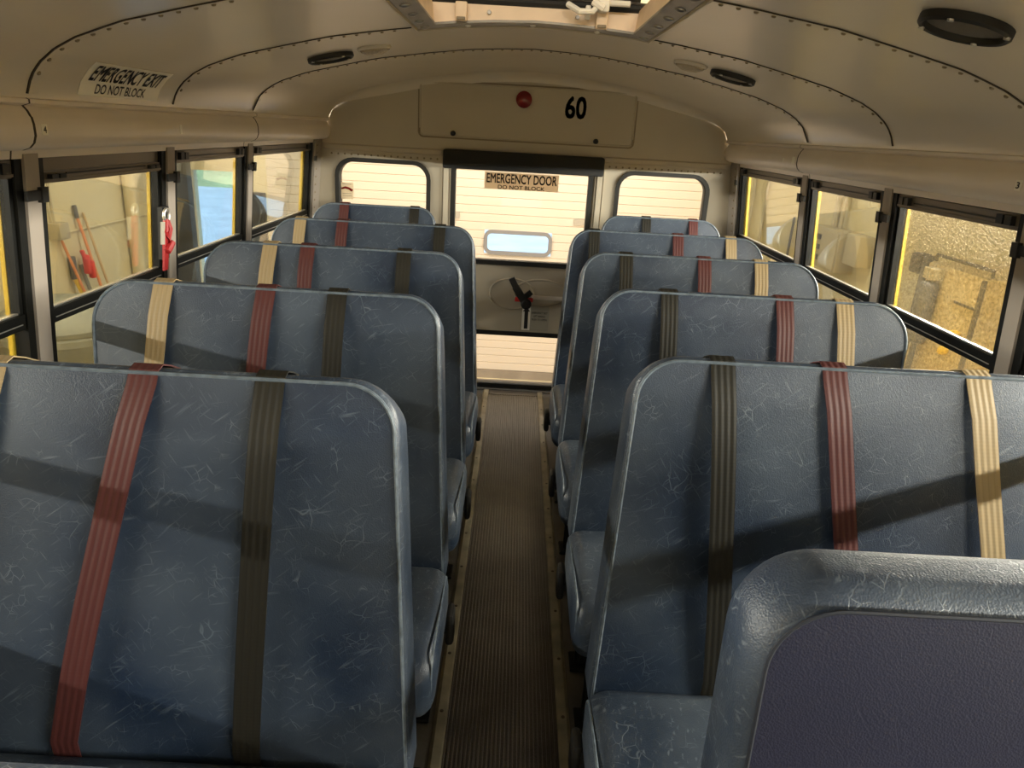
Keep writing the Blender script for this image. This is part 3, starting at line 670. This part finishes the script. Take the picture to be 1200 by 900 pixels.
def pad(sd, outl, th, r, bulge, y0, drop=0.0):
    """upholstered slab: returns MB of face, MB of side band (rounded), seam loop"""
    face = MB(); side = MB(); n = len(outl); cx = sum(p[0] for p in outl) / n; cz = sum(p[1] for p in outl) / n
    ztop = max(p[1] for p in outl)
    def S(x, y, z):
        k = min(1, max(0, (z - ztop + .16) / .13)); return shear((sd * x, y, z - drop * max(0, y / th) ** 1.4 * k * k * (3 - 2 * k)), y0)
    ins = offset(outl, r * .55); rings = []
    for s in (.0, .25, .5, .72, .88, 1.0):
        rings.append([S(cx + (x - cx) * s, -bulge * (1 - s ** 4) - .002 * s, cz + (z - cz) * s) for x, z in ins] if s else [S(cx, -bulge, cz)])
    face.v += rings[0]; face.v += [p for q in rings[1:] for p in q]
    for k in range(n): face.f.append((0, 1 + k, 1 + (k + 1) % n))
    for j in range(len(rings) - 2):
        for k in range(n): a = 1 + j * n; face.f.append((a + k, a + n + k, a + n + (k + 1) % n, a + (k + 1) % n))
    prs = [(r * .55, -.002)] + [(r * (1 - math.sin(a)), r * (1 - math.cos(a))) for a in [.5 * PI * k / 4 * .8 + .3 for k in range(5)]] + [(0, th * .5), (0, th - r)] + [(r * (1 - math.cos(a)), th - r + r * math.sin(a)) for a in [.5 * PI * k / 4 for k in range(1, 5)]] + [(r * 3, th)]
    for d, y in prs: side.v += [S(x, y, z) for x, z in offset(outl, d)]
    m = len(prs)
    for j in range(m - 1):
        for k in range(n): side.f.append((j * n + k, j * n + (k + 1) % n, (j + 1) * n + (k + 1) % n, (j + 1) * n + k))
    side.f.append(tuple((m - 1) * n + k for k in range(n)))
    seam = [S(x, -.003, z) for x, z in offset(outl, r * .5)]
    return face, side, seam
def ribbon(name, sd, pts, x0s, wd, m, parent, y0):
    """belt as a thin ribbon; pts (y, z) local path, x0s x at each point; uv across / along"""
    vs = []; fs = []; uvs = []; L_ = 0; n = len(pts); T = .0022; last = None
    for i, (y, z) in enumerate(pts):
        p = Vector((0, y, z))
        if last is not None: L_ += (p - last).length
        last = p
        q = Vector(pts[min(i + 1, n - 1)]) - Vector(pts[max(i - 1, 0)]); nn = Vector((q.y, -q.x)).normalized()
        for k in range(5):
            u = k / 4; x = x0s[i] + (u - .5) * wd
            vs.append(shear((sd * x, y, z), y0)); uvs.append((u, L_))
        for k in range(5):
            u = k / 4; x = x0s[i] + (u - .5) * wd
            vs.append(shear((sd * x, y + nn.x * T, z + nn.y * T), y0)); uvs.append((u, L_))
    for i in range(n - 1):
        a, b = i * 10, (i + 1) * 10
        for k in range(4): fs += [(a + k, a + k + 1, b + k + 1, b + k), (a + 5 + k, b + 5 + k, b + 6 + k, a + 6 + k)]
        fs += [(a, b, b + 5, a + 5), (a + 4, a + 9, b + 9, b + 4)]
    fs += [(0, 5, 6, 1), (1, 6, 7, 2), (2, 7, 8, 3), (3, 8, 9, 4)]
    me = bpy.data.meshes.new(name); me.from_pydata([tuple(v) for v in vs], [], fs)
    ul = me.uv_layers.new(name='UVMap')
    for lp in me.loops: ul.data[lp.index].uv = uvs[lp.vertex_index]
    bm = bmesh.new(); bm.from_mesh(me); bmesh.ops.recalc_face_normals(bm, faces=bm.faces[:]); bm.to_mesh(me); bm.free()
    return link(name, me, m, parent)
BELTLAB = {'tan': 'tan webbing belt', 'red': 'dark red webbing belt', 'black': 'olive black webbing belt'}
def make_seat(sd, y0, label, belts, xb=.166, xt=.206, xw=1.036):
    name = 'bus_seat'
    root = thing(name, label, 'bus seat', (sd * .6, y0 - .2, 0), 'blue bus seats in two columns')
    outl = back_outline(xb, xt, xw,   .085, .112)
    face, side, seam = pad(sd, outl, TH, .013, .010, y0, BDROP)
    bk = face.build('backrest', M['vinyl'], root); side.build('side_band', M['vinyl_side'], bk)
    MB().tube(seam, .0032, 6, True).build('piping', M['piping'], bk)
    yb = y0 - SH * (1.04 - .43)          # foot of the back
    def cu(x0, x1):
        c = MB(); c.rbox(*sorted((sd * x0, sd * x1)), yb - .375, yb - .006, .285, .430, .045, 4)
        for v in c.v:
            u = (v.y - (yb - .375)) / .37; v.z += -.028 * (1 - u) ** 2 + (.010 * math.sin(PI * min(1, max(0, u))) if v.z > .36 else 0)
            v.z += (.004 * math.sin(v.y * 70 + v.x * 9) if abs(v.x) < x0 + .05 and v.z > .33 else 0)
        return c
    cs = cu(xb - .012, xw).build('cushion', M['vinyl_side'], root)
    xe = xb - .014 + .010
    MB().tube([(sd * xe, y, z) for y, z in rrect(yb - .350, yb - .020, .300, .412, .04)], .0030, 6, True).build('piping', M['piping'], cs)
    fm = MB(); fm.box(*sorted((sd * (xb + .03), sd * (xw - .01))), yb - .34, yb - .31, .245, .284); fm.box(*sorted((sd * (xb + .03), sd * (xw - .01))), yb - .05, yb - .02, .245, .284)
    fm.box(*sorted((sd * (xb + .03), sd * (xb + .06))), yb - .34, yb - .02, .245, .284); fm.box(*sorted((sd * (xw - .04), sd * (xw - .01))), yb - .34, yb - .02, .245, .284); fm.build('seat_frame', M['blackmetal'], root, smooth=False)
    for yy in (yb - .29, yb - .07):
        for xx in (xb + .055, xw - .05):
            lg = MB(); lg.tube([(sd * xx, yy, .25), (sd * xx, yy, .012)], .016, 10); lg.rbox(*sorted((sd * (xx - .03), sd * (xx + .03))), yy - .04, yy + .04, .0006, .012, .003, 1); lg.build('leg', M['blackmetal'], root)
    lt = MB(); lt.rbox(*sorted((sd * (xb - .028), sd * (xb - .006))), yb - .055, yb + .005, .205, .300, .010, 2); lt.rbox(*sorted((sd * (xb - .02), sd * (xb + .05))), yb - .05, yb - .02, .235, .262, .006, 1); lt.build('cushion_latch', M['blackrub'], root)
    # belts: (colour, x at the top, x at z .43)
    tz = lambda y: ZT + .0032 - BDROP * max(0, y / TH) ** 1.4
    back = [(TH + .004, .80), (TH + .004, .95), (TH + .003, 1.020)]
    over = [(TH - .004, tz(TH) - .003), (TH * .75, tz(TH * .75)), (TH * .45, tz(TH * .45)), (.016, tz(.016)), (.001, ZT - .004), (-.008, ZT - .022)]
    for ci, (c, xa, xz) in enumerate(belts):
        fr = []; k = 12; amp = .010 + .006 * ((ci + int(y0 * 7)) % 3)
        for i in range(1, k + 1):
            u = i / k; z = ZT - .022 + (.395 - ZT + .022) * u
            fr.append((-.0165 - amp * math.sin(PI * u) - .004 * math.sin(u * 9 + ci) * (1 - u) + (.010 if i == k else 0), z))
        pts = back + over + fr
        xsl = [xa + (xz - xa) * min(1, max(0, (1.06 - z) / (1.06 - .44))) if i >= 8 else xa for i, (y, z) in enumerate(pts)]
        o = ribbon('seat_belt', sd, pts, xsl, .046, M[c], root, y0); o['label'] = BELTLAB[c]
    return root
RY = [1.25, 1.855, 2.46, 3.065, 3.70]; LY = [1.03, 1.64, 2.27, 2.92, 3.55]
NTH = ['nearest whole blue seat', 'second blue seat from the camera', 'third blue seat from the camera', 'fourth blue seat from the camera']
LB = [[('black', .403, .445), ('red', .600, .755), ('tan', .835, .97)], [('black', .448, .47), ('red', .617, .69), ('tan', .859, .93)],
      [('black', .388, .40), ('red', .697, .73), ('tan', .817, .88)], [('black', .344, .35), ('red', .740, .77), ('tan', .910, .95)], [('black', .537, .54), ('red', .880, .90)]]
RB = [[('black', .362, .412), ('red', .570, .690), ('tan', .838, .98)], [('black', .382, .41), ('red', .689, .74), ('tan', .850, .91)],
      [('black', .352, .37), ('red', .623, .66), ('tan', .820, .86)], [('black', .300, .31), ('red', .658, .68), ('tan', .884, .92)], [('black', .628, .63), ('red', .868, .88)]]
for i in range(4):
    make_seat(-1, LY[i], NTH[i] + ' in the left row, with red, tan and black belts', LB[i])
    make_seat(1, RY[i], NTH[i] + ' in the right row, with black, red and tan belts', RB[i])
make_seat(-1, LY[4], 'rearmost narrow blue seat on the left against the rear window', LB[4], .42, .435, 1.045)
make_seat(1, RY[4], 'rearmost narrow blue seat on the right against the rear window', RB[4], .395, .405, 1.02)

# padded crash barriers in front of the first seats
def barrier(sd, y0, label, xb=.205, xt=.212, xw=1.06, zt=1.090):
    root = thing('crash_barrier', label, 'barrier', (sd * .6, y0, 0), 'padded barriers ahead of the front seats')
    outl = back_outline(xb, xt, xw, .085, .10, .30, zt)
    S0 = globals()['SH']; globals()['SH'] = .06
    face, side, seam = pad(sd, outl, .10, .034, .004, y0)
    # inset dark panel: outline moved in to the seam
    globals()['SH'] = S0
    fo = face.build('panel', M['navy'], root); side.build('rim', M['vinyl_rim'], root); MB().tube(seam, .0022, 6, True).build('seam', M['stitch'], root)
    for xx in (xb + .06, xw - .05):
        lg = MB(); lg.tube([(sd * xx, y0 + .01, .34), (sd * xx, y0 + .01, .012)], .018, 10); lg.rbox(*sorted((sd * (xx - .04), sd * (xx + .04))), y0 - .04, y0 + .06, .0006, .012, .003, 1); lg.build('leg', M['blackmetal'], root)
barrier(1, .550, 'padded blue barrier with dark navy panel at the lower right', .202, .208, 1.06, 1.084)
barrier(-1, .270, 'padded barrier of which only the grey top edge shows at lower left', .20, .21, 1.06, 1.058)

# red strap on the left pillar
rs = thing('red_strap', 'red folded strap hanging from a silver ring on the left window pillar', 'strap', (-1.115, 2.20, 1.16))
def lw(y, z, d): return Vector((-(WX(z) + d), y, z))
MB().wbox(-1, 2.196, 2.236, 1.03, 1.19, -.022, -.0065).build('bracket', M['blackrub'], rs, smooth=False)
MB().tube([lw(2.195 + .016 * math.cos(a), 1.168 + .018 * math.sin(a), -.034) for a in [2 * PI * k / 20 for k in range(20)]], .0045, 8, True).build('ring', M['alum'], rs)
sp = MB(); sp.tube([lw(2.19, 1.155, -.034), lw(2.176, 1.12, -.040), lw(2.186, 1.09, -.042), lw(2.205, 1.125, -.040), lw(2.198, 1.152, -.034)], .008, 8)
sp.hexa([lw(2.172, 1.00, -.036), lw(2.196, 1.00, -.036), lw(2.196, 1.00, -.030), lw(2.172, 1.00, -.030), lw(2.176, 1.13, -.040), lw(2.204, 1.13, -.040), lw(2.204, 1.13, -.030), lw(2.176, 1.13, -.030)])
sp.tube([lw(2.178, 1.06, -.042), lw(2.206, 1.085, -.044)], .012, 8); sp.build('webbing', M['redstrap'], rs)
MB().hexa([lw(2.150, 1.085, -.040), lw(2.170, 1.082, -.040), lw(2.170, 1.082, -.036), lw(2.150, 1.085, -.036), lw(2.152, 1.152, -.040), lw(2.174, 1.150, -.040), lw(2.174, 1.150, -.036), lw(2.152, 1.152, -.036)]).build('tag', M['greylabel'], rs, smooth=False)

# faded sticker on the left rear window
sk = plate('window_sticker', [(-1.008, 1.062), (-.940, 1.062), (-.940, 1.150), (-1.008, 1.150)], [], .001, lambda u, v, t: Vector((u, D + .0195 - t, v)), M['pale_decal'])
tag(sk, 'white sticker with a red arc on the left rear window', 'sticker')
a_ = [(-1.006, 1.116), (-.985, 1.124), (-.965, 1.120), (-.946, 1.108)]
MB().tube([(u, D + .0182, v) for u, v in a_], [.004, .006, .006, .007], 6).build('red_arc', M['redlens'], sk)
for z in (1.140, 1.090, 1.078): MB().box(-1.0, -.95, D + .0178, D + .0184, z, z + .003).build('faint_line', M['greylabel'], sk, smooth=False)

# ------------------------------------------------------------------ garage around the bus
GX0, GX1, GY0, GY1, GZ0, GZ1 = -3.4, 2.75, -4.2, 6.75, -.9, 3.2
struct(MB().box(GX0 - .2, GX1 + .2, GY0 - .2, GY1 + .3, GZ0 - .1, GZ0).build('ground', M['concrete'], smooth=False))
struct(MB().box(GX0 - .2, GX1 + .2, GY0 - .2, GY1 + .2, GZ1, GZ1 + .1).build('ceiling_garage', M['wallY'], smooth=False))
def blockwall(name, m, x, y0, y1, sgn):
    b = MB(); b.box(*sorted((x, x + sgn * .18)), y0, y1, GZ0, GZ1)
    o = struct(b.build(name, m, smooth=False)); j = MB(); z = GZ0 + .2
    row = 0
    while z < GZ1:
        j.box(*sorted((x, x - sgn * .0015)), y0, y1, z, z + .006); z += .2; row += 1
    j.build('mortar_joint', M['wallY'], o, smooth=False); return o
blockwall('wall_garage_left', M['wallY'], GX0, GY0, GY1, -1)
blockwall('wall_garage_right', M['wallY'], GX1, GY0, GY1, 1)
struct(plate('wall_garage_front', [(GX0, GZ0), (GX1, GZ0), (GX1, GZ1), (GX0, GZ1)], [[(-1.7, GZ0 + .001), (-1.7, .42), (1.7, .42), (1.7, GZ0 + .001)]], .15, lambda u, v, t: Vector((u, GY0 - t, v)), M['wallY']))
struct(MB().box(-12, 12, -16, GY0 - .21, GZ0 - .1, GZ0 - .01).build('ground_yard', M['concrete'], smooth=False))
# rear garage wall with the big door opening and a narrow side opening
plate_o = [(GX0 - .18, GZ0), (GX1 + .18, GZ0), (GX1 + .18, GZ1), (GX0 - .18, GZ1)]
DX0, DX1, DZ1 = -2.36, 2.05, 2.3
wg = struct(plate('wall_garage_rear', plate_o, [[(DX0, GZ0 + .001), (DX0, DZ1), (DX1, DZ1), (DX1, GZ0 + .001)], [(-3.06, GZ0 + .001), (-3.06, .97), (-2.52, .97), (-2.52, GZ0 + .001)]], .15, lambda u, v, t: Vector((u, GY1 + t, v)), M['wallY']))
gd = MB(); z = GZ0 + .09; yy = GY1 + .02; pr = [(yy + .05, GZ0 + .09)]
front = []
while z < DZ1:
    front += [(yy, z + .006), (yy, z + .070), (yy + .006, z + .072), (yy + .006, z + .076)]; z += .0765
poly = [(yy + .05, GZ0 + .09)] + [(yy + .006, GZ0 + .09)] + front + [(yy + .05, front[-1][1])]
# split round the little window so that it is a true opening
WX0, WX1, WZ0, WZ1 = -.300, .275, .385, .545
gd.prism_x(poly, DX0, WX0 - .03); gd.prism_x(poly, WX1 + .03, DX1)
lo = [p for p in front if p[1] < WZ0 - .03]; hi = [p for p in front if p[1] > WZ1 + .03]
gd.prism_x([(yy + .05, GZ0 + .09), (yy + .006, GZ0 + .09)] + lo + [(yy, WZ0 - .03), (yy + .05, WZ0 - .03)], WX0 - .03, WX1 + .03)
gd.prism_x([(yy + .05, WZ1 + .03), (yy, WZ1 + .03)] + hi + [(yy + .05, hi[-1][1])], WX0 - .03, WX1 + .03)
d2 = struct(gd.build('door_2', M['door'], smooth=False))
fr4 = (WX0, WX1, WZ0, WZ1, .04)
plate('door_window_frame', grow(fr4, .035), [rrect(*fr4)], .03, lambda u, v, t: Vector((u, GY1 + .002 + t, v)), M['framegrey'], d2)
plate('door_window_pane', grow(fr4, .01), [], .004, lambda u, v, t: Vector((u, GY1 + .035 + t, v)), M['rearglass'], d2)
MB().box(DX0, DX1, GY1 + .015, GY1 + .06, GZ0 + .001, GZ0 + .089).build('bottom_rail', M['concrete'], d2, smooth=False)
MB().box(.50, .65, GY1 + .008, GY1 + .019, .665, .72).build('name_plate', M['greylabel'], d2, smooth=False)
MB().box(-.62, -.57, GY1 + .008, GY1 + .019, .67, .73).build('bolt_plate', M['greylabel'], d2, smooth=False)
# dark jambs and lintel of the side opening, and the outdoors beyond
MB().box(-3.26, -3.045, GY1 - .10, GY1 - .001, GZ0 + .001, 1.3).build('dark_post', M['darkcol'], smooth=False)
tag(bpy.data.objects['dark_post'], 'dark grey post left of the outdoor view through the left window', 'post')
MB().box(-2.515, -2.37, GY1 - .06, GY1 - .001, GZ0 + .001, .80).build('dark_post', M['darkcol'], smooth=False)
tag(bpy.data.objects['dark_post.001'], 'short dark grey post right of the outdoor view through the left window', 'post')
struct(MB().box(-14, 6, GY1 + .31, 25, GZ0 - .1, GZ0 - .01).build('ground_driveway', M['asphalt'], smooth=False))
gr = MB().add([(-40, 25, GZ0 - .01), (10, 25, GZ0 - .01), (10, 46, 2.2), (-40, 46, 2.2)], [(0, 1, 2, 3)]).build('ground_grass', M['grass'], smooth=False); struct(gr)

# brooms and shovel against the left wall
def lean(name, label, cat, x, y0, z0, y1, z1, r, m, group=None):
    t = thing(name, label, cat, (x, y0, GZ0), group)
    MB().tube([(x + .10, y0, z0), (GX0 + r + .004, y1, z1)], r, 10).build('handle', m, t); return t
t = lean('push_broom', 'tall orange handled broom leaning on the yellow wall, dark grip at top', 'broom', GX0 + .14, 5.60, -.80, 5.456, .74, .011, M['woodred'], 'brooms leaning on the garage wall')
MB().tube([(GX0 + .024, 5.464, .66), (GX0 + .0205, 5.455, .755)], .016, 10).build('grip', M['machdark'], t)
MB().rbox(GX0 + .12, GX0 + .34, 5.57, 5.69, -.899, -.79, .02, 2).build('broom_head', M['bristle2'], t)
t = lean('push_broom', 'tall wooden handled broom right of the orange broom', 'broom', GX0 + .14, 5.72, -.80, 5.563, .69, .010, M['woodtan'], 'brooms leaning on the garage wall')
MB().rbox(GX0 + .12, GX0 + .34, 5.74, 5.95, -.899, -.79, .02, 2).build('broom_head', M['bristle2'], t)
t = lean('push_broom', 'short orange handled broom beside the wall box, leftmost of the brooms', 'broom', GX0 + .14, 5.50, -.80, 5.23, .57, .010, M['woodred'], 'brooms leaning on the garage wall')
MB().rbox(GX0 + .10, GX0 + .22, 5.47, 5.495, -.899, -.79, .008, 2).build('broom_head', M['bristle2'], t)
t = lean('wash_brush', 'upturned brush with a red bristle head among the brooms', 'brush', GX0 + .18, 5.43, -.80, 5.43, .31, .014, M['bristle2'])
hb = MB(); hb.rbox(GX0 + .04, GX0 + .09, 5.415, 5.455, .24, .39, .014, 2); hb.rbox(GX0 + .05, GX0 + .10, 5.455, 5.49, .20, .34, .014, 2); hb.tube([(GX0 + .08, 5.40, .36), (GX0 + .07, 5.385, .43)], .016, 8); hb.build('bristle_head', M['bristle'], t)
t = lean('shovel', 'yellow handled tool at the left of the leaning brooms', 'shovel', GX0 + .30, 5.36, -.80, 5.32, .24, .022, M['yellowplastic'])
MB().tube([(GX0 + .028, 5.321, .22), (GX0 + .026, 5.318, .39)], .026, 10).build('grip', M['machdark'], t)
MB().rbox(GX0 + .36, GX0 + .42, 5.28, 5.44, -.899, -.70, .015, 2).build('blade', M['yellowplastic'], t)
t = thing('junction_box', 'small grey wall box left of the leaning brooms', 'electrical box', (GX0, 5.20, .53))
MB().rbox(GX0 + .0005, GX0 + .09, 5.13, 5.25, .54, .66, .008, 2).build('body', M['greybox'], t)
MB().tube([(GX0 + .03, 5.17, .66), (GX0 + .03, 5.16, 2.0)], .010, 8).build('conduit', M['greybox'], t)
pp = MB(); pp.tube([(GX0 + .06, 6.20, -.88), (GX0 + .06, 6.20, 2.6)], .055, 14)
tag(pp.build('wall_pipe', M['wallY']), 'thick cream pipe running up the yellow wall behind the brooms', 'pipe')
tag(MB().tube([(GX0 + .012, 5.26, .57), (GX0 + .012, 6.60, .57)], .009, 8).build('conduit', M['wallY']), 'thin horizontal conduit along the yellow wall behind the brooms', 'conduit')
# barrel
t = thing('waste_barrel', 'grey green plastic barrel below the brooms behind the left window', 'barrel', (-2.98, 4.50, GZ0))
MB().lathe((-2.98, 4.50, GZ0 + .0005), (0, 0, 1), [(.30, 0), (.33, .03), (.36, .5), (.375, .92), (.39, .94), (.39, .98), (.375, 1.0)], 32).build('body', M['bin'], t)
MB().lathe((-2.98, 4.50, GZ0 + 1.0005), (0, 0, 1), [(.385, 0), (.39, .03), (.37, .07), (.30, .13), (.18, .17), (.02, .18)], 32).build('lid', M['bin'], t)

# right wall equipment
t = thing('pressure_washer', 'tall tan cabinet machine with dark hose behind the wet right window', 'pressure washer', (2.45, 3.6, GZ0))
MB().rbox(2.20, 2.74, 3.34, 3.86, GZ0 + .001, .93, .02, 2).build('cabinet', M['machine'], t)
MB().box(2.192, 2.2015, 3.36, 3.54, .768, .780).build('panel_line', M['machdark'], t, smooth=False)
MB().rbox(2.18, 2.2015, 3.335, 3.355, GZ0 + .05, .92, .004, 1).build('corner_post', M['machdark'], t)
MB().rbox(2.12, 2.199, 3.68, 3.78, .50, .84, .03, 3).build('hose_reel', M['machdark'], t)
MB().rbox(2.14, 2.1995, 3.68, 3.78, .85, .91, .004, 1).build('gauge_plate', M['greybox'], t)
MB().rbox(2.15, 2.199, 3.42, 3.46, .61, .65, .01, 1).build('valve_tag', M['yellowplastic'], t)
MB().rbox(2.15, 2.199, 3.475, 3.515, .51, .55, .01, 1).build('valve_tag', M['yellowplastic'], t)
hs = MB(); hs.tube([(2.17, 3.75, .52), (2.16, 3.74, .2), (2.17, 3.73, -.3), (2.2, 3.70, -.86)], .016, 8); hs.build('hose', M['machdark'], t)
pb = MB(); pb.tube([(2.23, 3.36, .932), (2.23, 3.36, .965), (2.23, 3.84, .965), (2.23, 3.84, .932)], .009, 8); pb.build('top_rail', M['machdark'], t)
t = thing('hose_stand', 'dark upright hose stand with a side arm left of the tan cabinet machine', 'hose stand', (2.24, 3.91, GZ0))
MB().rbox(2.20, 2.26, 3.875, 3.925, GZ0 + .001, .95, .01, 2).build('post', M['machdark'], t)
MB().rbox(2.19, 2.27, 3.925, 4.03, .84, .95, .015, 2).build('arm', M['machdark'], t)
t = thing('wall_bracket', 'small dark bracket on the wall right of the tan cabinet machine', 'bracket', (GX1, 3.95, .7))
b = MB(); b.box(GX1 - .03, GX1 - .001, 3.95, 3.98, .60, .80); b.box(GX1 - .05, GX1 - .001, 3.90, 4.03, .79, .82); b.box(GX1 - .05, GX1 - .001, 3.90, 4.03, .59, .62); b.build('body', M['machdark'], t, smooth=False)
t = thing('breaker_panel', 'cream electrical panel with dark switches on the right garage wall', 'electrical panel', (GX1, 6.1, .5))
MB().rbox(GX1 - .16, GX1 - .001, 5.84, 6.36, .50, .84, .01, 2).build('cabinet', M['greybox'], t)
MB().rbox(GX1 - .172, GX1 - .159, 5.86, 6.13, .52, .82, .004, 1).build('door', M['greybox'], t)
sw = MB()
for k in range(3): MB().box(GX1 - .175, GX1 - .159, 6.20, 6.29, .56 + k * .085, .60 + k * .085).build('switch', M['machdark'], t, smooth=False)
t = thing('junction_box', 'flat cream box to the right of the electrical panel with switches', 'electrical box', (GX1, 5.7, .7))
MB().rbox(GX1 - .13, GX1 - .001, 5.56, 5.80, .60, .84, .008, 2).build('cover', M['greybox'], t)
for k, (y, r) in enumerate(((6.22, .028), (6.10, .016))):
    tag(MB().tube([(GX1 - .06, y, .842), (GX1 - .06, y, 3.0)], r, 10).build('conduit', M['greybox']), ('thick' if k == 0 else 'thin') + ' conduit rising from the cream electrical panel', 'conduit', 'conduits above the panel')
for k, x in enumerate((2.12, 2.24)):
    tag(MB().tube([(x, GY1 - .03, GZ0 + .001), (x, GY1 - .03, 3.0)], .014, 8).build('door_cord', M['greybox']), ('left' if k == 0 else 'right') + ' of two thin upright rods beside the white garage door', 'rod', 'thin rods beside the garage door')
tag(MB().tube([(2.52, GY1 - .05, .86), (2.44, GY1 - .20, GZ0 + .012)], .012, 8).build('lean_pole', M['machdark']), 'dark thin pole leaning in the garage corner seen through the right window', 'pole')
